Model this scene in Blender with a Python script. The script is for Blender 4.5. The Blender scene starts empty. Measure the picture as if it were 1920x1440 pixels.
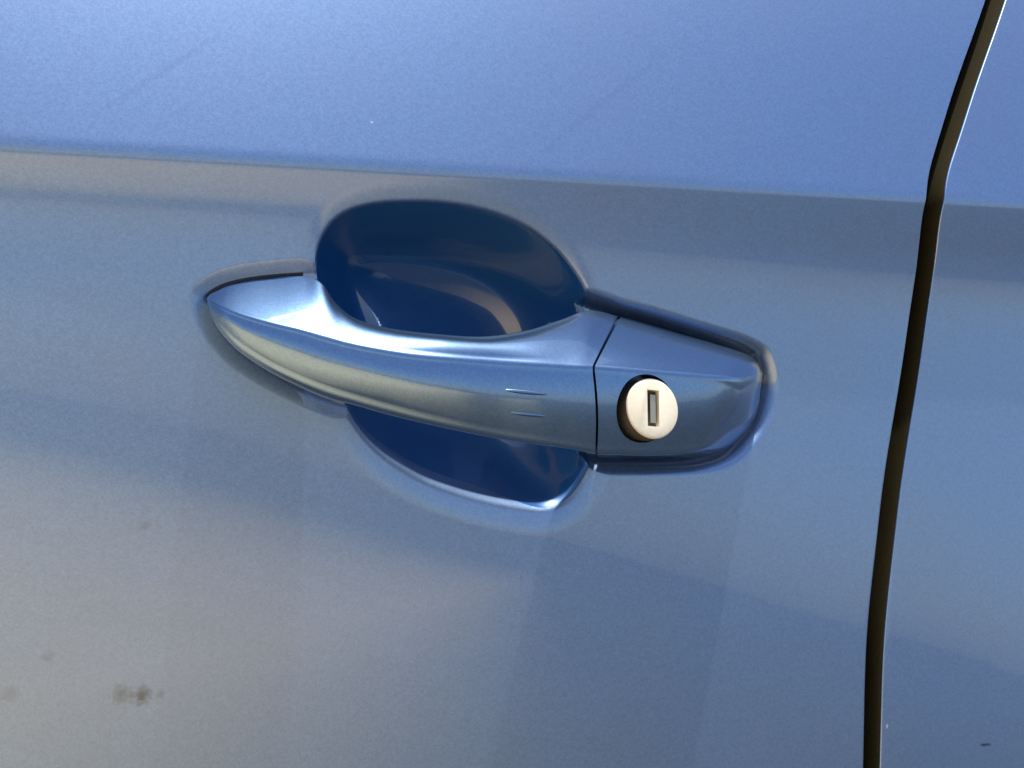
import bpy, bmesh, math, random
import numpy as np
from mathutils import Matrix, Vector

# ------------------------------------------------------------------ camera, sky, sun, exposure
scene = bpy.context.scene
col = scene.collection
Z0 = 0.88                                   # height of the handle centre above the ground (m)
CUP = [(-67.28, 31.90), (-67.29, 36.70), (-65.72, 41.97), (-62.19, 47.13), (-56.69, 50.76), (-47.66, 53.53), (-33.98, 55.37), (-21.52, 55.59), (-8.50, 53.98), (3.22, 50.44), (13.51, 44.55), (21.10, 37.37), (25.62, 31.41), (29.20, 24.61), (32.00, 14.14), (33.64, 1.78), (33.99, -10.66), (32.60, -22.24), (29.70, -28.15), (26.77, -33.14), (23.03, -37.06), (17.70, -39.93), (11.19, -40.87), (1.07, -39.78), (-9.27, -37.87), (-18.53, -35.48), (-27.66, -32.46), (-34.92, -28.95), (-41.77, -24.83), (-47.54, -20.08), (-51.93, -15.00), (-54.92, -10.07), (-57.72, -2.89), (-60.99, 6.64), (-64.35, 17.70), (-66.36, 25.57)]
GAPL = [(207.83, 164.09), (183.61, 124.58), (168.30, 95.25), (163.78, 87.57), (160.79, 81.17), (160.45, 72.22), (163.52, 56.63), (160.27, 14.26), (152.95, -27.66), (150.35, -49.58), (145.90, -85.82), (145.20, -131.57)]
GAPR = [(218.44, 166.04), (193.76, 126.12), (177.75, 96.46), (172.33, 88.60), (169.11, 82.74), (168.53, 73.08), (171.46, 57.37), (168.24, 14.71), (160.97, -27.48), (158.02, -49.55), (153.41, -86.00), (152.08, -131.96)]
RAIL_A = [(-98.86, -0.33, 20.27), (-96.96, 1.27, 22.24), (-92.77, 1.39, 24.61), (-86.32, 1.50, 26.57), (-78.47, 1.61, 28.19), (-70.83, 0.19, 29.36), (-66.72, -4.33, 28.37), (-63.68, -9.52, 23.25), (-59.49, -14.68, 19.24), (-50.66, -18.23, 17.25), (-38.23, -20.70, 16.70), (-21.39, -21.10, 17.10), (-4.97, -17.40, 19.49), (10.09, -10.15, 23.04), (24.51, -1.93, 26.33), (37.70, 1.08, 24.88), (50.43, 2.05, 22.95), (64.46, 1.96, 20.36), (76.62, 1.87, 18.20), (86.78, 1.77, 16.23), (92.33, 1.66, 14.49), (95.67, 1.50, 12.23), (97.46, 1.27, 9.30)]
RAIL_B = [(-99.10, -1.45, 19.83), (-98.37, -5.38, 19.11), (-95.21, -10.94, 17.61), (-90.39, -15.99, 16.09), (-84.05, -20.52, 14.83), (-76.93, -24.04, 13.74), (-70.14, -26.58, 12.26), (-64.14, -28.61, 11.14), (-56.40, -30.63, 10.20), (-46.30, -32.44, 9.37), (-34.01, -33.50, 9.13), (-19.82, -33.56, 8.97), (-7.11, -34.01, 9.05), (1.71, -33.98, 9.08), (7.08, -33.95, 9.23), (11.34, -33.73, 9.29), (22.07, -33.30, 9.21), (35.92, -32.29, 8.91), (50.62, -30.67, 8.65), (63.16, -28.45, 8.44), (71.96, -24.36, 8.09), (83.17, -14.80, 8.69), (94.47, -2.79, 8.56)]
RAIL_C = [(-98.98, -1.10, 18.90), (-98.27, -4.67, 15.11), (-96.41, -9.26, 11.21), (-92.01, -13.98, 6.50), (-84.45, -19.22, 1.63), (-75.87, -23.41, -2.19), (-67.88, -26.06, -5.00), (-60.53, -28.18, -7.01), (-51.53, -30.30, -9.12), (-40.75, -32.23, -11.07), (-28.65, -33.37, -12.96), (-15.95, -33.71, -14.69), (-3.85, -34.13, -15.84), (5.07, -34.20, -16.52), (10.56, -34.16, -17.02), (15.05, -33.99, -17.24), (24.83, -33.44, -17.38), (34.98, -32.28, -17.44), (45.09, -30.86, -16.86), (56.30, -28.53, -15.15), (67.64, -23.49, -10.41), (82.48, -13.21, -7.25), (95.14, -1.72, -1.94)]
RAIL_D = [(-98.40, 1.08, 18.24), (-96.76, 0.88, 14.01), (-93.38, 0.66, 9.26), (-87.11, 0.38, 3.70), (-77.57, 0.12, -1.46), (-68.15, -1.10, -5.51), (-61.09, -7.21, -7.57), (-60.53, -15.18, -4.51), (-51.53, -17.30, -6.62), (-40.75, -19.23, -8.57), (-28.65, -20.37, -10.46), (-15.95, -20.71, -12.19), (-3.85, -21.13, -13.34), (5.07, -21.20, -14.02), (10.56, -10.16, -14.52), (32.02, -2.57, -22.61), (43.31, -1.65, -22.80), (57.44, -1.69, -22.41), (72.36, -1.67, -21.45), (83.63, -1.44, -18.71), (90.97, -0.82, -12.86), (95.21, -0.22, -7.06), (96.97, 0.32, -1.51)]
# lock face px
LOCK = [(31.66, -33.28, -2.86)][0]
RIB1 = [(-17.56, -34.08, 0.76), (-3.35, -34.59, 0.08)]
RIB2 = [(-15.35, -34.73, -5.68), (-3.29, -35.07, -6.40)]
SMUDGE = [(-116.26, -94.49), (-110.65, -95.05), (-105.60, -94.96), (-136.59, -83.14), (-145.74, -92.89), (-112.45, -46.19)]
CHIP = [(153.00, -117.09)]
SCRATCH = [(198.47, -125.28), (203.62, -126.92)]
SPECK = [(-60.02, 22.54), (-52.47, 77.26)]
REFLECTED_LINE = [(-132.21, 68.35), (-97.16, 98.32), (1.15, 72.25), (54.31, 117.41)]
CAM = [-0.162298, -0.364528, 0.027903]
CAM_R = [0.912542, -0.399635, 0.086943]
CAM_U = [-0.051356, 0.098933, 0.993768]
CAM_F = [0.405746, 0.91132, -0.069756]

cam_d = bpy.data.cameras.new('camera')
cam = bpy.data.objects.new('camera', cam_d); col.objects.link(cam)
cam_d.sensor_width = 36.0
cam_d.lens = 18.0 / math.tan(math.radians(22.5))
cam_d.clip_start = 0.01; cam_d.clip_end = 5000
m = Matrix.Identity(4)
for i in range(3):
    m[i][0] = CAM_R[i]; m[i][1] = CAM_U[i]; m[i][2] = -CAM_F[i]; m[i][3] = CAM[i]
m[2][3] += Z0
cam.matrix_world = m
scene.camera = cam

SUN_EL, SUN_AZ = math.radians(86), math.radians(86)      # azimuth from +Y towards +X
world = bpy.data.worlds.new('World'); scene.world = world; world.use_nodes = True
wn = world.node_tree
sky = wn.nodes.new('ShaderNodeTexSky'); sky.sky_type = 'NISHITA'; sky.sun_disc = False
sky.sun_elevation = SUN_EL; sky.sun_rotation = SUN_AZ
sky.dust_density = 1.2; sky.air_density = 1.0; sky.ozone_density = 2.0
bg = wn.nodes['Background']; bg.inputs['Strength'].default_value = 0.10
wn.links.new(sky.outputs['Color'], bg.inputs['Color'])
sun_d = bpy.data.lights.new('sun', 'SUN'); sun_d.energy = 4.1; sun_d.angle = math.radians(0.53)
sun_d.color = (1.0, 0.93, 0.82)
sun = bpy.data.objects.new('sun', sun_d); col.objects.link(sun)
sdir = Vector((math.sin(SUN_AZ) * math.cos(SUN_EL), math.cos(SUN_AZ) * math.cos(SUN_EL), math.sin(SUN_EL)))
sun.rotation_euler = sdir.to_track_quat('Z', 'Y').to_euler()
sun.location = sdir * 5
vs = scene.view_settings
vs.view_transform = 'Standard'; vs.look = 'None'; vs.exposure = 0.75; vs.gamma = 1.0; vs.use_curve_mapping = False

cy = scene.cycles
cy.max_bounces = 6; cy.diffuse_bounces = 3; cy.glossy_bounces = 5; cy.transmission_bounces = 1; cy.volume_bounces = 0
cy.caustics_reflective = False; cy.caustics_refractive = False

# ------------------------------------------------------------------ materials
def new_mat(name):
    mt = bpy.data.materials.new(name); mt.use_nodes = True
    nt = mt.node_tree
    return mt, nt, nt.nodes['Principled BSDF']
def N(nt, t, **kw):
    n = nt.nodes.new(t)
    for k, v in kw.items(): setattr(n, k, v)
    return n
def L(nt, a, b): nt.links.new(a, b)

def paint_material(name, dirt_and_reflections, rgb=None, rough=0.44, dust=0.12, metal=0.97):
    mt, nt, b = new_mat(name)
    tc = N(nt, 'ShaderNodeTexCoord')
    # metallic flake: small cells of slightly different brightness and tilt
    fl = N(nt, 'ShaderNodeTexVoronoi'); fl.inputs['Scale'].default_value = 2600
    L(nt, tc.outputs['Object'], fl.inputs['Vector'])
    sep = N(nt, 'ShaderNodeSeparateColor'); L(nt, fl.outputs['Color'], sep.inputs['Color'])
    big = N(nt, 'ShaderNodeTexNoise'); big.inputs['Scale'].default_value = 700; big.inputs['Detail'].default_value = 2
    L(nt, tc.outputs['Object'], big.inputs['Vector'])
    add = N(nt, 'ShaderNodeMath', operation='ADD'); L(nt, sep.outputs['Red'], add.inputs[0]); L(nt, big.outputs['Fac'], add.inputs[1])
    ramp = N(nt, 'ShaderNodeMapRange'); ramp.inputs['From Min'].default_value = 0.3; ramp.inputs['From Max'].default_value = 1.7
    ramp.inputs['To Min'].default_value = 0.86; ramp.inputs['To Max'].default_value = 1.14
    L(nt, add.outputs[0], ramp.inputs['Value'])
    mul = N(nt, 'ShaderNodeVectorMath', operation='SCALE'); mul.inputs[0].default_value = rgb or PAINT
    L(nt, ramp.outputs[0], mul.inputs['Scale'])
    colour = mul.outputs[0]
    b.inputs['Roughness'].default_value = rough
    b.inputs['Metallic'].default_value = metal
    b.inputs['Coat Weight'].default_value = 1.0
    b.inputs['Coat IOR'].default_value = 1.75
    b.inputs['Coat Roughness'].default_value = 0.03
    # faint film of road dust and water marks: duller where it lies
    du = N(nt, 'ShaderNodeTexNoise'); du.inputs['Scale'].default_value = 14; du.inputs['Detail'].default_value = 3; du.inputs['Roughness'].default_value = 0.6
    L(nt, tc.outputs['Object'], du.inputs['Vector'])
    dr = N(nt, 'ShaderNodeMapRange'); dr.inputs['From Min'].default_value = 0.42; dr.inputs['From Max'].default_value = 0.75
    dr.inputs['To Min'].default_value = 0.0; dr.inputs['To Max'].default_value = dust
    L(nt, du.outputs['Fac'], dr.inputs['Value'])
    mx = N(nt, 'ShaderNodeMix', data_type='RGBA'); L(nt, dr.outputs[0], mx.inputs['Factor'])
    L(nt, colour, mx.inputs['A']); mx.inputs['B'].default_value = (0.30, 0.28, 0.25, 1)
    colour = mx.outputs['Result']
    cr = N(nt, 'ShaderNodeMapRange'); cr.inputs['From Min'].default_value = 0.35; cr.inputs['From Max'].default_value = 0.8
    cr.inputs['To Min'].default_value = 0.008; cr.inputs['To Max'].default_value = 0.06
    L(nt, du.outputs['Fac'], cr.inputs['Value']); L(nt, cr.outputs[0], b.inputs['Coat Roughness'])
    for (px, pz, rx, rz, amt, rgb_, *rot) in dirt_and_reflections:  # surface marks, and the reflected lines painted on the door
        mp = N(nt, 'ShaderNodeMapping', vector_type='TEXTURE'); mp.inputs['Location'].default_value = (px, 0, pz)
        mp.inputs['Scale'].default_value = (rx, 1e6, rz); mp.inputs['Rotation'].default_value = (0, rot[0] if rot else 0.0, 0)
        L(nt, tc.outputs['Object'], mp.inputs['Vector'])
        ln = N(nt, 'ShaderNodeVectorMath', operation='LENGTH'); L(nt, mp.outputs[0], ln.inputs[0])
        nz = big
        ad = N(nt, 'ShaderNodeMath', operation='MULTIPLY_ADD'); ad.inputs[1].default_value = 1.1
        L(nt, nz.outputs['Fac'], ad.inputs[0]); L(nt, ln.outputs['Value'], ad.inputs[2])
        mr = N(nt, 'ShaderNodeMapRange', interpolation_type='SMOOTHSTEP'); mr.inputs['From Min'].default_value = 1.75; mr.inputs['From Max'].default_value = 0.6
        mr.inputs['To Max'].default_value = amt
        L(nt, ad.outputs[0], mr.inputs['Value'])
        mx = N(nt, 'ShaderNodeMix', data_type='RGBA'); L(nt, mr.outputs[0], mx.inputs['Factor'])
        L(nt, colour, mx.inputs['A']); mx.inputs['B'].default_value = (*rgb_, 1)
        colour = mx.outputs['Result']
    L(nt, colour, b.inputs['Base Color'])
    return mt

PAINT = (0.215, 0.332, 0.56)
SM = [(x / 1000, z / 1000 + 0.56) for x, z in SMUDGE]
SC = [(x / 1000 - 0.35, z / 1000 + 0.56) for x, z in SCRATCH]
CH = (CHIP[0][0] / 1000 - 0.35, CHIP[0][1] / 1000 + 0.56)
DK = (0.02, 0.04, 0.06)
REFLECTED_LINES = []  # faint dark reflections on the upper panel, painted into the door colour
for (sx0, sz0), (sx1, sz1) in (REFLECTED_LINE[0:2], REFLECTED_LINE[2:4]):
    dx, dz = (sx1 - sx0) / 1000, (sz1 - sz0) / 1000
    REFLECTED_LINES.append(((sx0 + sx1) / 2000, (sz0 + sz1) / 2000 + 0.56, math.hypot(dx, dz) * 0.62, 0.0016, 0.16, (0.12, 0.18, 0.30), -math.atan2(dz, dx)))
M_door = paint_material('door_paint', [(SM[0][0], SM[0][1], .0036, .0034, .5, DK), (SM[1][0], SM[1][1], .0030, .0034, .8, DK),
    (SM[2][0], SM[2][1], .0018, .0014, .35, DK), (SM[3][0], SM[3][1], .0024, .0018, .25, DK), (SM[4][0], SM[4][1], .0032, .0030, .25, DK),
    (SM[5][0], SM[5][1], .0020, .0016, .3, DK), (SPECK[1][0] / 1000, SPECK[1][1] / 1000 + 0.56, .0006, .0005, .9, (.8, .8, .85))] + REFLECTED_LINES)
M_rear = paint_material('rear_paint', [(CH[0] + .002, CH[1], .0007, .0010, 1.0, (.85, .85, .85)),
    ((SC[0][0] + SC[1][0]) / 2, (SC[0][1] + SC[1][1]) / 2, .0034, .0007, .9, (.02, .03, .04))])
M_handle = paint_material('handle_paint', [], (0.15, 0.265, 0.46), 0.29, 0.04)
M_cup_shade = paint_material('cup_shade_paint', [], (0.008, 0.098, 0.34), 0.33, 0.01, 0.2)  # body paint made darker: the shade of the recess put into its colour

def simple(name, rgb, rough, metal=0.0, spec=0.5, noise=0.0, scale=400):
    mt, nt, b = new_mat(name)
    b.inputs['Base Color'].default_value = (*rgb, 1); b.inputs['Roughness'].default_value = rough
    b.inputs['Metallic'].default_value = metal; b.inputs['Specular IOR Level'].default_value = spec
    if noise:
        tc = N(nt, 'ShaderNodeTexCoord'); nz = N(nt, 'ShaderNodeTexNoise'); nz.inputs['Scale'].default_value = scale; nz.inputs['Detail'].default_value = 5
        L(nt, tc.outputs['Object'], nz.inputs['Vector'])
        mr = N(nt, 'ShaderNodeMapRange'); mr.inputs['To Min'].default_value = 1 - noise; mr.inputs['To Max'].default_value = 1 + noise
        L(nt, nz.outputs['Fac'], mr.inputs['Value'])
        sc_ = N(nt, 'ShaderNodeVectorMath', operation='SCALE'); sc_.inputs[0].default_value = rgb
        L(nt, mr.outputs[0], sc_.inputs['Scale']); L(nt, sc_.outputs[0], b.inputs['Base Color'])
        bp = N(nt, 'ShaderNodeBump'); bp.inputs['Strength'].default_value = 0.15; bp.inputs['Distance'].default_value = 0.0003
        L(nt, nz.outputs['Fac'], bp.inputs['Height']); L(nt, bp.outputs[0], b.inputs['Normal'])
    return mt
M_rubber = simple('seal_rubber', (0.024, 0.0205, 0.010), 0.9, spec=0.06, noise=0.3, scale=900)
M_gasket = simple('gasket_rubber', (0.010, 0.011, 0.014), 0.6)
M_dark = simple('inner_metal', (0.012, 0.013, 0.016), 0.7)
M_lock = simple('lock_metal', (0.94, 0.86, 0.69), 0.45, metal=0.15, noise=0.06, scale=700)
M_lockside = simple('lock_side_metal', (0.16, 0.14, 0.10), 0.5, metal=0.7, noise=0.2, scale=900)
M_brass = simple('shutter_brass', (0.62, 0.52, 0.36), 0.35, metal=0.9)
M_slot = simple('keyway_dark', (0.05, 0.045, 0.03), 0.5)
M_moss = simple('moss', (0.10, 0.13, 0.02), 0.9, noise=0.4, scale=1500)

ADDED_PALE, ADDED_DARK = (0.70, 0.52, 0.27, 1), (0.036, 0.038, 0.042, 1)  # bright and dark ground tones, invented for the light they throw back
def ground_material():
    mt, nt, b = new_mat('ground_added_tones')
    tc = N(nt, 'ShaderNodeTexCoord')
    n1 = N(nt, 'ShaderNodeTexNoise'); n1.inputs['Scale'].default_value = 0.8; n1.inputs['Detail'].default_value = 3
    n2 = N(nt, 'ShaderNodeTexNoise'); n2.inputs['Scale'].default_value = 40; n2.inputs['Detail'].default_value = 1
    for n in (n1, n2): L(nt, tc.outputs['Object'], n.inputs['Vector'])
    ad = N(nt, 'ShaderNodeMath', operation='ADD'); L(nt, n1.outputs['Fac'], ad.inputs[0]); L(nt, n2.outputs['Fac'], ad.inputs[1])
    hf = N(nt, 'ShaderNodeMapRange'); hf.inputs['From Min'].default_value = 0.6; hf.inputs['From Max'].default_value = 1.4
    hf.inputs['To Min'].default_value = 0.9; hf.inputs['To Max'].default_value = 1.1
    L(nt, ad.outputs[0], hf.inputs['Value'])
    # unseen ground: pale and dark zones made up to shape the reflected light
    sx = N(nt, 'ShaderNodeSeparateXYZ'); L(nt, tc.outputs['Object'], sx.inputs[0])
    ed = N(nt, 'ShaderNodeMath', operation='MULTIPLY_ADD', name='EDGE'); ed.inputs[1].default_value = 0.45      # x + 0.45 y
    L(nt, sx.outputs['Y'], ed.inputs[0]); L(nt, sx.outputs['X'], ed.inputs[2])
    nz = N(nt, 'ShaderNodeMath', operation='MULTIPLY_ADD'); nz.inputs[1].default_value = 0.4
    L(nt, n1.outputs['Fac'], nz.inputs[0]); L(nt, ed.outputs[0], nz.inputs[2])
    mk = N(nt, 'ShaderNodeMapRange', interpolation_type='SMOOTHSTEP', name='EDGE_RANGE'); mk.inputs['From Min'].default_value = -1.7; mk.inputs['From Max'].default_value = 0.3
    L(nt, nz.outputs[0], mk.inputs['Value'])
    nr = N(nt, 'ShaderNodeMapRange', interpolation_type='SMOOTHSTEP', name='NEAR'); nr.inputs['From Min'].default_value = -1.4; nr.inputs['From Max'].default_value = -0.7
    nv = N(nt, 'ShaderNodeMath', operation='MULTIPLY_ADD'); nv.inputs[1].default_value = 0.8
    L(nt, sx.outputs['X'], nv.inputs[0]); L(nt, sx.outputs['Y'], nv.inputs[2]); L(nt, nv.outputs[0], nr.inputs['Value'])
    mm_ = N(nt, 'ShaderNodeMath', operation='MAXIMUM'); L(nt, mk.outputs[0], mm_.inputs[0]); L(nt, nr.outputs[0], mm_.inputs[1])
    fr = N(nt, 'ShaderNodeMapRange', interpolation_type='SMOOTHSTEP', name='FAR'); fr.inputs['From Min'].default_value = -4.0; fr.inputs['From Max'].default_value = -30.0
    L(nt, sx.outputs['Y'], fr.inputs['Value'])
    m2_ = N(nt, 'ShaderNodeMath', operation='MAXIMUM'); L(nt, mm_.outputs[0], m2_.inputs[0]); L(nt, fr.outputs[0], m2_.inputs[1]); mm_ = m2_
    mx = N(nt, 'ShaderNodeMix', data_type='RGBA', name='GMIX'); L(nt, mm_.outputs[0], mx.inputs['Factor'])
    mx.inputs['A'].default_value = ADDED_PALE; mx.inputs['B'].default_value = ADDED_DARK
    sc_ = N(nt, 'ShaderNodeVectorMath', operation='SCALE'); L(nt, mx.outputs['Result'], sc_.inputs[0]); L(nt, hf.outputs[0], sc_.inputs['Scale'])
    L(nt, sc_.outputs[0], b.inputs['Base Color'])
    b.inputs['Roughness'].default_value = 0.9
    return mt
M_ground = ground_material()

# ------------------------------------------------------------------ helpers
def mesh_obj(name, verts, faces, mat, parent=None, smooth=True):
    me = bpy.data.meshes.new(name)
    off = np.array(parent_base(parent))
    v = np.asarray(verts, float) - off
    if isinstance(faces, np.ndarray):
        me.vertices.add(len(v)); me.vertices.foreach_set('co', v.ravel())
        n = faces.shape[1]
        me.loops.add(faces.size); me.loops.foreach_set('vertex_index', faces.astype(np.int32).ravel())
        me.polygons.add(len(faces)); me.polygons.foreach_set('loop_start', np.arange(0, faces.size, n, dtype=np.int32))
        me.update(calc_edges=True); me.validate()
    else:
        me.from_pydata([tuple(p) for p in v], [], faces)
    me.materials.append(mat)
    me.polygons.foreach_set('use_smooth', [smooth] * len(me.polygons))
    o = bpy.data.objects.new(name, me); col.objects.link(o)
    if parent is not None: o.parent = parent
    return o
BASE = {}
def parent_base(p):
    return (0, 0, 0) if p is None else BASE[p.name]
def thing(name, label, cat, base):
    o = bpy.data.objects.new(name, None); col.objects.link(o)
    o.location = base; o['label'] = label; o['category'] = cat
    o.empty_display_size = 0.05
    BASE[o.name] = base
    return o
def part(o): BASE[o.name] = BASE[o.parent.name]; return o
def grid_faces(nr, nc, mask=None, flip=False):
    i = np.arange(nr * nc).reshape(nr, nc)
    q = np.stack([i[:-1, :-1], i[:-1, 1:], i[1:, 1:], i[1:, :-1]], -1).reshape(-1, 4)
    if flip: q = q[:, ::-1]
    if mask is not None: q = q[mask.ravel()]
    return q
def compact(v, f):
    used = np.zeros(len(v), bool); used[f.ravel()] = True
    idx = np.cumsum(used) - 1
    return v[used], idx[f]

# ------------------------------------------------------------------ the setting
g = mesh_obj('ground', [(-2000, -2000, 0), (2000, -2000, 0), (2000, 2000, 0), (-2000, 2000, 0)], [(0, 1, 2, 3)], M_ground)
g['kind'] = 'structure'

# ------------------------------------------------------------------ body skin
# --- shape of the body side: slope of the skin (degrees) at distances above / below the shoulder crease
CREASE = (0.0676, 0.0655)             # height of the crease over the handle centre: z = a + b x
ANCH = [(0.30, 30, 0), (0.15, 25, 15), (0.05, 20, 0), (0.0022, 18, 0), (-0.0022, -5.5, -4), (-0.012, -4.2, -10), (-0.018, -2.3, -19), (-0.025, -0.3, -16), (-0.032, 1.2, -12),
        (-0.050, 3.2, 3), (-0.090, 5.2, 14), (-0.120, 5.8, 15), (-0.150, 6.0, 17), (-0.190, 5.0, 22), (-0.32, 2, 5), (-0.60, -2, 0)]
_s = np.arange(-0.62, 0.34, 0.0001)
_W = []
_g = np.exp(-0.5 * (np.arange(-120, 121) / 9.0) ** 2); _g /= _g.sum()
_sa = [a[0] for a in ANCH][::-1]
for _k in range(len(ANCH)):
    _h = np.interp(_s, _sa, [1.0 if len(ANCH) - 1 - _j == _k else 0.0 for _j in range(len(ANCH))])
    _h = np.convolve(np.pad(_h, 120, mode='edge'), _g, mode='valid')
    _c = np.concatenate([[0], np.cumsum((_h[1:] + _h[:-1]) * 0.5 * 0.0001)])
    _W.append(_c - np.interp(0.0, _s, _c))
def H0(x, z):
    """depth (y, inwards positive) of the plain body skin"""
    x = np.asarray(x, float); z = np.asarray(z, float)
    s = z - (CREASE[0] + CREASE[1] * x)
    y = 0.0
    for (a, p0, p1), w in zip(ANCH, _W):
        y = y + np.tan(np.radians(p0 + p1 * x)) * np.interp(s, _s, w)
    return y

def poly_sd(px, pz, poly):
    """signed distance to a closed polygon, negative inside"""
    P = np.asarray(poly, float); Q = np.roll(P, -1, axis=0)
    d = np.full(px.shape, 1e9); inside = np.zeros(px.shape, bool)
    for (ax, az), (bx, bz) in zip(P, Q):
        ex, ez = bx - ax, bz - az
        t = np.clip(((px - ax) * ex + (pz - az) * ez) / (ex * ex + ez * ez + 1e-12), 0, 1)
        d = np.minimum(d, np.hypot(px - ax - t * ex, pz - az - t * ez))
        c = (az > pz) != (bz > pz)
        with np.errstate(divide='ignore', invalid='ignore'):
            xi = ax + (pz - az) / (bz - az if bz != az else 1e-12) * ex
        inside ^= c & (px < xi)
    return np.where(inside, -d, d)
def catmull(P, n, closed=False):
    P = np.asarray(P, float); m_ = len(P)
    u = np.linspace(0, m_ if closed else m_ - 1, n, endpoint=not closed)
    return cat_at(P, u, closed)
def cat_at(P, u, closed=False):
    P = np.asarray(P, float); m_ = len(P); u = np.asarray(u, float)
    i = np.floor(u).astype(int)
    if not closed: i = np.clip(i, 0, m_ - 2)
    t = (u - i)[:, None]
    if closed: ix = lambda k: P[(i + k) % m_]
    else:
        E = np.vstack([2 * P[0] - P[1], P, 2 * P[-1] - P[-2]])
        ix = lambda k: E[i + k + 1]
    a, b_, c, d = ix(-1), ix(0), ix(1), ix(2)
    return 0.5 * (2 * b_ + (c - a) * t + (2 * a - 5 * b_ + 4 * c - d) * t ** 2 + (3 * b_ - a - 3 * c + d) * t ** 3)

RA, RB, RC, RD = [np.array(r) / 1000 for r in (RAIL_A, RAIL_B, RAIL_C, RAIL_D)]
cup_poly = catmull(np.array(CUP) / 1000, 360, closed=True)
cap_base = np.vstack([catmull(np.vstack([[[0.0225, 0.0285]], RA[15:22][:, [0, 2]], [[0.0983, 0.0040]], RD[15:22][::-1][:, [0, 2]], [[0.0200, -0.0215]]]), 200)])
nose_base = catmull(np.vstack([[[-0.0520, 0.0300], [-0.0610, 0.0302]], RA[:6][::-1][:, [0, 2]], RD[:6][:, [0, 2]], [[-0.0580, -0.0090], [-0.0480, -0.0110]]]), 200)

def sstep(a, b_, t):
    t = np.clip((t - a) / (b_ - a), 0, 1); return t * t * (3 - 2 * t)
# cup profile: depth against distance inside the rim
_d = np.linspace(-0.012, 0.08, 4000)
def cup_profile(shoulder, a, b_, w0, w1):
    sl = shoulder * sstep(w0, w1, _d) + 2.5 * sstep(a, b_, _d)
    sl *= np.interp(_d, [-1, 0.003, 0.009, 0.020, 0.030, 0.042, 1], [1, 1, 0.70, 0.26, 0.12, 0, 0])
    return np.concatenate([[0], np.cumsum((sl[1:] + sl[:-1]) * 0.5 * (_d[1] - _d[0]))])
_prof = cup_profile(0.07, -0.0008, 0.0014, -0.0060, -0.0008)
_prof_low = cup_profile(0.14, -0.0016, 0.0046, -0.0085, -0.002)
def soft_inside(x, z, sd):
    """distance inside the cup rim without the ridges of a plain distance field"""
    q = catmull(np.array(CUP) / 1000, 720, closed=True)
    ds = np.linalg.norm(np.roll(q, -1, 0) - q, axis=1)
    out = -sd.copy()
    idx = np.nonzero(sd < -0.0008)[0]
    for k in range(0, len(idx), 20000):
        j = idx[k:k + 20000]
        r2 = (x[j, None] - q[None, :, 0]) ** 2 + (z[j, None] - q[None, :, 1]) ** 2
        dd = (math.pi / 2 / (ds / r2 ** 2).sum(1)) ** (1 / 3)
        w = sstep(0.0008, 0.0035, -sd[j])
        out[j] = -sd[j] * (1 - w) + dd * w
    return out
def skin(x, z):
    y = H0(x, z)
    near = (np.abs(x) < 0.13) & (z > -0.07) & (z < 0.08)
    sd = np.full(x.shape, 1.0)
    if near.any():
        xn, zn = x[near], z[near]
        s_cup = poly_sd(xn, zn, cup_poly)
        si = soft_inside(xn, zn, s_cup)
        low = 1 - sstep(-0.030, 0.000, zn)                 # the lower lip rolls in more softly than the upper one
        dep = np.interp(si, _d, _prof) * (1 - low) + np.interp(si, _d, _prof_low) * low
        s_cap = poly_sd(xn, zn, cap_base)
        dep_cap = 0.0075 * np.clip(1 - s_cap / 0.0060, 0, 1) ** 1.8
        s_nose = poly_sd(xn, zn, nose_base)
        dep_nose = 0.0011 * np.clip(1 - s_nose / 0.0050, 0, 1) ** 1.5
        y = y.copy(); y[near] += np.maximum(np.maximum(dep, dep_cap), dep_nose)
        sd[near] = s_cup + 0.0034 * low * (1 - sstep(-0.01, 0.018, xn))
    return y, sd

def gap_at(G, z):
    P = np.array(G)[::-1] / 1000
    pts = catmull(P, 400)
    x = np.interp(z, pts[:, 1], pts[:, 0])
    lo, hi = P[0], P[-1]
    k1 = (P[-1][0] - P[-2][0]) / (P[-1][1] - P[-2][1])
    x = np.where(z > hi[1], hi[0] + (z - hi[1]) * k1, x)
    # smooth the kinks a little
    return x
zs = np.concatenate([np.linspace(-0.56, -0.16, 40, endpoint=False), np.linspace(-0.16, -0.05, 90, endpoint=False),
                     np.linspace(-0.05, 0.098, 330, endpoint=False), np.linspace(0.098, 0.17, 60, endpoint=False), np.linspace(0.17, 0.30, 20)])
def smooth_gap(G):
    x = gap_at(G, zs)
    # running mean over 6 mm
    zz = np.arange(-0.57, 0.31, 0.0005); xx = gap_at(G, zz)
    k = np.hanning(103)[1:-1]; k /= k.sum(); xs_ = np.convolve(np.pad(xx, 50, mode='edge'), k, mode='valid')
    return np.interp(zs, zz, xs_)
gl, gr = smooth_gap(GAPL), smooth_gap(GAPR)
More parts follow.
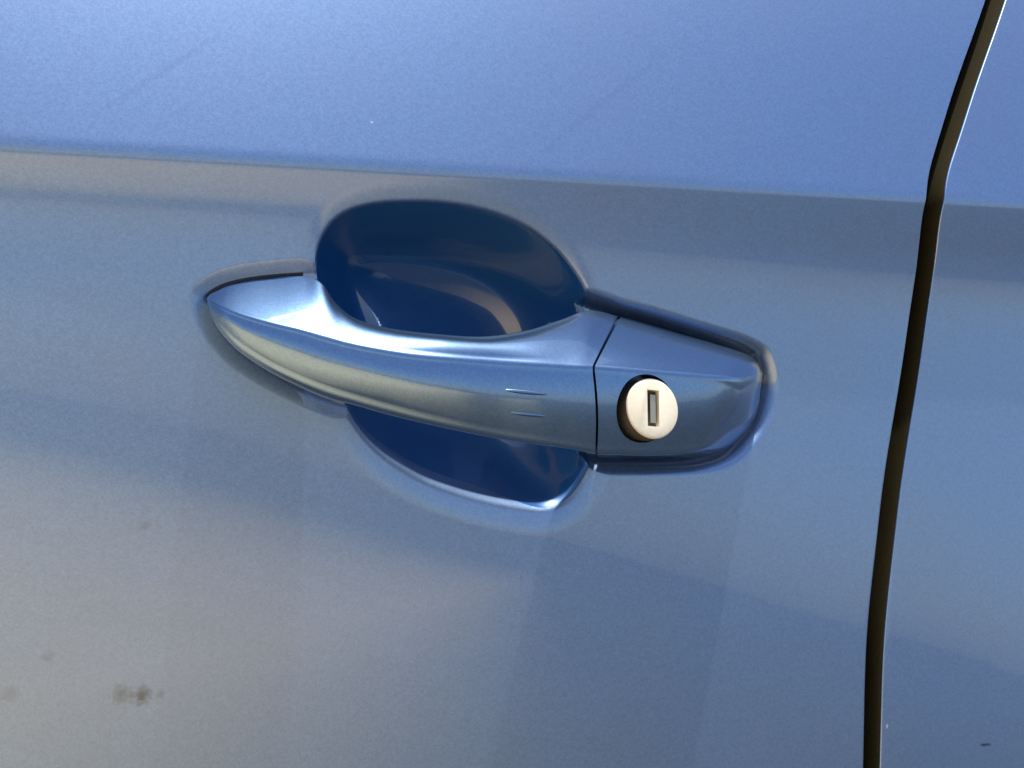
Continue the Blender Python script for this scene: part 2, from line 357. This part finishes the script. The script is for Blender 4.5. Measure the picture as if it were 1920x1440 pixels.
def build_skin(side):
    r = 0.0012 if side == 'door' else 0.0004
    if side == 'door':
        xf = np.concatenate([np.linspace(-0.50, -0.17, 24, endpoint=False), np.linspace(-0.17, -0.11, 30, endpoint=False),
                             np.linspace(-0.11, 0.115, 450, endpoint=False)])
        t = np.linspace(0, 1, 30) ** 1.0
        edge = gl - r
        X = np.hstack([np.repeat(xf[None], len(zs), 0), 0.115 + (edge - 0.115)[:, None] * t[None]])
    else:
        t = np.concatenate([np.linspace(0, 0.12, 24, endpoint=False), np.linspace(0.12, 1, 26)])
        edge = gr + r
        X = edge[:, None] + (0.60 - edge)[:, None] * t[None]
        X = X[:, ::-1]
    Z = np.repeat(zs[:, None], X.shape[1], 1)
    Y, SD = skin(X, Z)
    sgn = 1 if side == 'door' else -1
    ex = []
    ye = Y[:, -1]
    for a in np.linspace(0, math.pi / 2, 8)[1:]:
        ex.append((edge + sgn * r * math.sin(a), ye + r - r * math.cos(a)))
    for dd in (0.003, 0.007, 0.013): ex.append((edge + sgn * r, ye + r + dd))
    X = np.hstack([X] + [e[0][:, None] for e in ex]); Y = np.hstack([Y] + [e[1][:, None] for e in ex])
    Z = np.repeat(zs[:, None], X.shape[1], 1); SD = np.hstack([SD] + [np.ones((len(zs), 1))] * len(ex))
    V = np.stack([X, Y, Z + Z0], -1).reshape(-1, 3)
    return V, X.shape, SD

door = thing('car_door', 'metallic blue car door with shoulder crease and recessed grip, left of the panel gap', 'car door', (0.0, 0.0, Z0 - 0.56))
V, shp, SD = build_skin('door')
ISO = -0.0006
def set_normals(o, n): o.data.normals_split_custom_set_from_vertices([tuple(q) for q in n])
P = V.reshape(*shp, 3)
# pull the grid points next to the rim onto it, so that panel and cup part along a clean line
gx = np.gradient(SD, axis=1) / np.gradient(P[..., 0], axis=1); gz = np.gradient(SD, axis=0) / np.gradient(P[..., 2], axis=0)
gn = np.hypot(gx, gz) + 1e-9
snap = (np.abs(SD - ISO) < 0.00027) & (gn > 0.5)
dlt = np.where(snap, -(SD - ISO), 0)
xs2, zs2 = P[..., 0] + dlt * gx / gn, P[..., 2] - Z0 + dlt * gz / gn
ys2, sd2 = skin(xs2[snap], zs2[snap])
P[..., 0] = xs2; P[..., 2] = zs2 + Z0; P[..., 1][snap] = ys2
S2 = SD.copy(); S2[snap] = ISO
dx_, dz_ = np.gradient(P, axis=1), np.gradient(P, axis=0)
nrm = np.cross(dx_, dz_); nrm /= np.linalg.norm(nrm, axis=-1, keepdims=True) + 1e-12
nrm = nrm.reshape(-1, 3); V = P.reshape(-1, 3)
q = grid_faces(*shp); sf = (S2 - ISO).ravel()
near_rim = (np.abs(SD.ravel()[q]) < 0.0035).any(1)
far_q = q[~near_rim]; rq = q[near_rim]
d02 = np.abs(sf[rq[:, 0]]) + np.abs(sf[rq[:, 2]]); d13 = np.abs(sf[rq[:, 1]]) + np.abs(sf[rq[:, 3]])
use = (d02 <= d13)[:, None]
t1 = np.where(use, rq[:, [0, 1, 2]], rq[:, [0, 1, 3]]); t2 = np.where(use, rq[:, [0, 2, 3]], rq[:, [1, 2, 3]])
tri = np.vstack([t1, t2])
def two(sel_q, sel_t):
    f = [tuple(r_) for r_ in sel_q.tolist()] + [tuple(r_) for r_ in sel_t.tolist()]
    used = np.unique(np.concatenate([sel_q.ravel(), sel_t.ravel()]))
    idx = np.full(len(V), -1); idx[used] = np.arange(len(used))
    return used, [tuple(idx[list(r_)]) for r_ in f]
qin = sf[far_q].mean(1) < 0; tin = sf[tri].mean(1) < 0
used, ff = two(far_q[~qin], tri[~tin])
panel = part(mesh_obj('outer_panel', V[used], ff, M_door, door)); set_normals(panel, nrm[used])
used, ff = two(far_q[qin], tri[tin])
cup = part(mesh_obj('grip_cup', V[used], ff, M_cup_shade, door)); set_normals(cup, nrm[used])
cup['label'] = 'glossy finger recess behind the pull, its shade painted in deep blue'

def box(name, x0, x1, y0, y1, z0, z1, mat, parent):
    v = [(x, y, z) for x in (x0, x1) for y in (y0, y1) for z in (z0, z1)]
    f = [(0, 1, 3, 2), (4, 6, 7, 5), (0, 4, 5, 1), (2, 3, 7, 6), (0, 2, 6, 4), (1, 5, 7, 3)]
    return mesh_obj(name, v, f, mat, parent, smooth=False)
part(box('inner_shell', -0.50, 0.135, 0.075, 0.105, Z0 - 0.55, Z0 + 0.16, M_dark, door))

rear = thing('rear_body_panel', 'metallic blue rear side panel of the car, right of the dark door gap', 'car panel', (0.35, 0.0, Z0 - 0.56))
V, shp, SD = build_skin('rear')
part(mesh_obj('outer_panel', V, grid_faces(*shp, flip=True), M_rear, rear))

# rubber seal lying in the gap, against the rear panel
def sweep(path, ring_fn, name, mat, parent, closed=False):
    ring = []
    for k in range(len(path)): ring.append(ring_fn(k))
    R_ = np.array(ring); nr, nc = R_.shape[:2]
    i = np.arange(nr * nc).reshape(nr, nc)
    j = np.roll(i, -1, 1)
    if closed: i2, j2 = np.roll(i, -1, 0), np.roll(j, -1, 0); a, b_, c, d = i, j, j2, i2
    else: a, b_, c, d = i[:-1], j[:-1], j[1:], i[1:]
    f = np.stack([a, b_, c, d], -1).reshape(-1, 4)
    return part(mesh_obj(name, R_.reshape(-1, 3), f, mat, parent))
zk = zs[::2]; glk, grk = gl[::2], gr[::2]
yk = H0(grk, zk)
# flat lip of the seal covering the flange of the rear panel, rounded towards the door
prof = [(0.35, 0.9), (-0.2, 0.7), (-0.7, 1.3), (-1.2, 2.6), (-1.6, 4.4), (-1.9, 6.5), (-2.1, 13.0), (0.8, 13.0), (0.8, 1.0)]
sweep(zk, lambda k: [(grk[k] + a / 1000, yk[k] + b_ / 1000, Z0 + zk[k]) for a, b_ in prof], 'door_seal', M_rubber, rear)
prof2 = [(-14, 11.5), (6, 11.5), (6, 16), (-14, 16)]
sweep(zk, lambda k: [(grk[k] + a / 1000, yk[k] + b_ / 1000, Z0 + zk[k]) for a, b_ in prof2], 'pillar_flange', M_dark, rear)

# ------------------------------------------------------------------ the handle
def corner(Pp, P, Pn, r, n):
    """n points rounding the corner at P (quadratic blend)"""
    a = Pp - P; b_ = Pn - P
    la, lb = np.linalg.norm(a), np.linalg.norm(b_)
    r1, r2 = min(r, 0.47 * la), min(r, 0.47 * lb)
    A, B = P + a / (la + 1e-9) * r1, P + b_ / (lb + 1e-9) * r2
    t = np.linspace(0, 1, n)[:, None]
    return (1 - t) ** 2 * A + 2 * (1 - t) * t * P + t ** 2 * B
def edge_pts(A, B, bulge, n):
    t = np.linspace(0, 1, n + 2)[1:-1, None]
    return A + (B - A) * t + bulge * (4 * t * (1 - t))
KEY = np.arange(23)
rad_A = np.interp(np.linspace(0, 22, 23), [0, 4, 5, 6, 7, 11, 13, 15, 22], [.3, .8, 1.8, 3.0, 4.0, 4.5, 3.0, .8, .6]) / 1000
rad_B = np.interp(KEY, [0, 2, 6, 9, 15, 19, 20, 22], [.3, .9, 1.5, 1.6, 1.6, 2.2, 4, .6]) / 1000
rad_C = np.interp(KEY, [0, 2, 8, 15, 19, 20, 22], [.3, 2.0, 4.0, 2.4, 2.6, 4, .6]) / 1000
rad_D = np.interp(KEY, [0, 6, 8, 12, 15, 22], [.3, 1, 4, 4, .6, .6]) / 1000
bul_f = np.interp(KEY, [0, 3, 8, 15, 20, 22], [0, 1.2, 1.8, 1.2, .8, 0]) / 1000
bul_t = np.interp(KEY, [0, 2, 4, 6, 8, 10, 14, 16, 20, 22], [0, .2, .4, .5, .9, 1.5, 1.5, 1.3, .9, 0]) / 1000
def section(u, shrink=0.0):
    uu = np.array([u])
    A, B, Cc, Dd = [cat_at(r_, uu)[0] for r_ in (RA, RB, RC, RD)]
    g_ = lambda arr: float(np.interp(u, KEY, arr))
    up = np.array([0, -0.55, 0.83])
    cA = corner(Dd, A, B, g_(rad_A), 8); cB = corner(A, B, Cc, g_(rad_B), 10)
    cC = corner(B, Cc, Dd, g_(rad_C), 10); cD = corner(Cc, Dd, A, g_(rad_D), 6)
    pts = [cA, edge_pts(cA[-1], cB[0], up * g_(bul_t), 12), cB,
           edge_pts(cB[-1], cC[0], np.array([0, -1.0, 0]) * g_(bul_f), 20), cC,
           edge_pts(cC[-1], cD[0], np.zeros(3), 4), cD, edge_pts(cD[-1], cA[0], np.zeros(3), 4)]
    S = np.vstack(pts)
    if shrink:
        c = S.mean(0); w = S - c
        ln = np.linalg.norm(w, axis=1, keepdims=True)
        S = c + w * (1 - shrink / (ln + 1e-6))
    return S
def loft(us, name, mat, parent, end_lo=None, end_hi=None):
    rings = [section(u) for u in us]
    if end_lo: rings = [section(us[0] - end_lo * 0.6, .0016), section(us[0] - end_lo, .0006) * .6 + section(us[0] - end_lo, 0.0) * .4, section(us[0] - .5 * end_lo, .00008)] + rings if False else [section(us[0] - end_lo, .0006), section(us[0] - end_lo * .7, .0002)] + rings
    if end_hi: rings = rings + [section(us[-1] + end_hi * .7, .0002), section(us[-1] + end_hi, .0006)]
    R_ = np.array(rings) + np.array([0, 0, Z0]); nr, nc = R_.shape[:2]
    i = np.arange(nr * nc).reshape(nr, nc); j = np.roll(i, -1, 1)
    f = np.stack([i[:-1], i[1:], j[1:], j[:-1]], -1).reshape(-1, 4).tolist()
    f.append(list(i[0][::1])); f.append(list(i[-1][::-1]))
    o = part(mesh_obj(name, R_.reshape(-1, 3), f, mat, parent))
    return o
def fix(o, ang=35):
    bm = bmesh.new(); bm.from_mesh(o.data)
    bmesh.ops.remove_doubles(bm, verts=bm.verts, dist=2e-6)
    bmesh.ops.recalc_face_normals(bm, faces=bm.faces)
    bm.to_mesh(o.data); bm.free()
    o.data.polygons.foreach_set('use_smooth', [True] * len(o.data.polygons))
    o.data.set_sharp_from_angle(angle=math.radians(ang))
us = np.concatenate([np.linspace(0, 1, 14, endpoint=False), np.linspace(1, 14.93, 240)])
pull = loft(us, 'pull_handle', M_handle, door, end_hi=0.02)
fix(pull)
us = np.concatenate([np.linspace(15.05, 19, 120, endpoint=False), np.linspace(19, 22, 70)])
cap = loft(us, 'lock_cap', M_handle, door, end_lo=0.02)
fix(cap)

# lock: recess through the cap face
LK = Vector((LOCK[0] / 1000, LOCK[1] / 1000, LOCK[2] / 1000 + Z0))
axis_n = Vector((0.06, -0.95, 0.27)).normalized()           # outwards
ax_x = Vector((0, 0, 1)).cross(axis_n).normalized(); ax_x = -ax_x if ax_x.x < 0 else ax_x
ax_z = axis_n.cross(ax_x); ax_z = -ax_z if ax_z.z < 0 else ax_z
def lathe(profile, n, centre, name, mat, parent, cap_ends=True):
    """profile: (radius, height along the outward axis)"""
    vv, ff = [], []
    for (r_, h) in profile:
        for k in range(n):
            a = 2 * math.pi * k / n
            vv.append(centre + ax_x * (r_ * math.cos(a)) + ax_z * (r_ * math.sin(a)) + axis_n * h)
    for i_ in range(len(profile) - 1):
        for k in range(n):
            k2 = (k + 1) % n
            ff.append((i_ * n + k, i_ * n + k2, (i_ + 1) * n + k2, (i_ + 1) * n + k))
    if cap_ends:
        ff.append(tuple(range(n))[::-1]); ff.append(tuple(range((len(profile) - 1) * n, len(profile) * n)))
    return mesh_obj(name, vv, ff, mat, parent)
def boolean(o, cutter):
    md = o.modifiers.new('cut', 'BOOLEAN'); md.operation = 'DIFFERENCE'; md.object = cutter; md.solver = 'EXACT'
    bpy.context.view_layer.update()
    dg = bpy.context.evaluated_depsgraph_get()
    me = bpy.data.meshes.new_from_object(o.evaluated_get(dg))
    o.modifiers.clear(); o.data = me
    bpy.data.objects.remove(cutter)
HR = 0.0106
lock_axes = (axis_n, ax_x, ax_z)
axis_n, ax_x, ax_z = Vector((0.03, -1, 0.03)).normalized(), Vector((1, 0.03, 0)).normalized(), Vector((0, 0.03, 1)).normalized()
cut = lathe([(HR - .0004, -0.009), (HR - .0002, -0.0012), (HR + .0001, -0.0004), (HR + .0006, 0.0003), (HR + .0007, 0.004), (HR + 0.0007, 0.012)], 72, LK - ax_x * 0.0005, 'cutter', M_handle, None)
boolean(cap, cut); fix(cap, 28)
axis_n, ax_x, ax_z = lock_axes
lock = part(lathe([(.0095, -0.010), (.0095, 0.0012), (.0093, 0.0017), (.0088, 0.0019)], 72, LK + ax_x * 0.0009, 'lock_cylinder', M_lock, cap))
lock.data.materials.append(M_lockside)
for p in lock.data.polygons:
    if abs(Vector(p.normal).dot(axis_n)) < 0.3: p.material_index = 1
def slab(name, cx, cz, w, h, d0, d1, mat, parent, rot=0.0):
    vv = []
    for d in (d0, d1):
        for sx, sz in ((-1, -1), (1, -1), (1, 1), (-1, 1)):
            x = sx * w / 2 * math.cos(rot) - sz * h / 2 * math.sin(rot) + cx; z = sx * w / 2 * math.sin(rot) + sz * h / 2 * math.cos(rot) + cz
            vv.append(LK + ax_x * x + ax_z * z + axis_n * d)
    return mesh_obj(name, vv, [(0, 1, 2, 3)[::-1], (4, 5, 6, 7), (0, 1, 5, 4), (1, 2, 6, 5), (2, 3, 7, 6), (3, 0, 4, 7)], mat, parent, smooth=False)
cut = slab('cutter', .0009, 0, .0043, .0114, -.0004, .008, M_slot, None, math.radians(-3)); boolean(lock, cut); fix(lock, 28)
kw = part(slab('keyway', .0009, 0, .0042, .0113, -.003, .0000, M_slot, cap, math.radians(-3)))
sh = part(slab('key_shutter', .0014, 0, .0020, .0088, .0000, .0010, M_brass, cap, math.radians(-3)))

# two small raised ribs on the pull
def rib(P0, P1, name):
    a, b_ = np.array(P0) / 1000, np.array(P1) / 1000
    n, mseg = 24, 10
    ring = []
    for k in range(n + 1):
        t = k / n; c = a + (b_ - a) * t
        w = math.sin(math.pi * min(1, max(0, t))) ** 0.45
        rr = []
        for q in range(mseg):
            an = 2 * math.pi * q / mseg
            rr.append(c + np.array([0, 0.0009 * math.cos(an) * w, 0.0007 * math.sin(an) * w]) + np.array([0, 0, Z0]))
        ring.append(rr)
    R_ = np.array(ring)
    return sweep(ring, lambda k: R_[k], name, M_handle, pull)
# seat the ribs on the face by ray casting
from mathutils.bvhtree import BVHTree
bv = BVHTree.FromObject(pull, bpy.context.evaluated_depsgraph_get())
def seat(P):
    o_ = Vector(P) / 1000 + Vector((0, 0, Z0)) - Vector(BASE[pull.name])
    d_ = (o_ - (Vector(CAM) + Vector((0, 0, Z0)) - Vector(BASE[pull.name]))).normalized()
    h, n_, i_, dist = bv.ray_cast(o_ - d_ * 0.1, d_)
    if h is None: return P
    h = h + Vector(BASE[pull.name]) - Vector((0, 0, Z0))
    return (h.x * 1000, h.y * 1000 + 0.25, h.z * 1000)
for (P0, P1) in (RIB1, RIB2): rib(seat(P0), seat(P1), 'grip_rib')

# rubber gasket lines where handle and cap sit on the skin
def gasket(path, name, r_=0.0008, closed=False):
    P = np.array(path)
    y, _ = skin(P[:, 0].copy(), P[:, 1].copy())
    C3 = np.stack([P[:, 0], y - 0.0002, P[:, 1] + Z0], -1)
    T = np.gradient(C3, axis=0); T /= np.linalg.norm(T, axis=1, keepdims=True)
    Nn = np.array([0, -1.0, 0]); Bn = np.cross(T, Nn)
    an = np.linspace(0, 2 * math.pi, 9)[:-1]
    R_ = C3[:, None] + r_ * (np.cos(an)[None, :, None] * Nn + np.sin(an)[None, :, None] * Bn[:, None])
    return sweep(C3, lambda k: R_[k], name, M_gasket, door)
gasket(catmull(np.vstack([RA[15:][:, [0, 2]], RD[16:][::-1][:, [0, 2]]]), 160), 'gasket')
gasket(catmull(RA[:6][:, [0, 2]], 80), 'gasket', 0.0005)
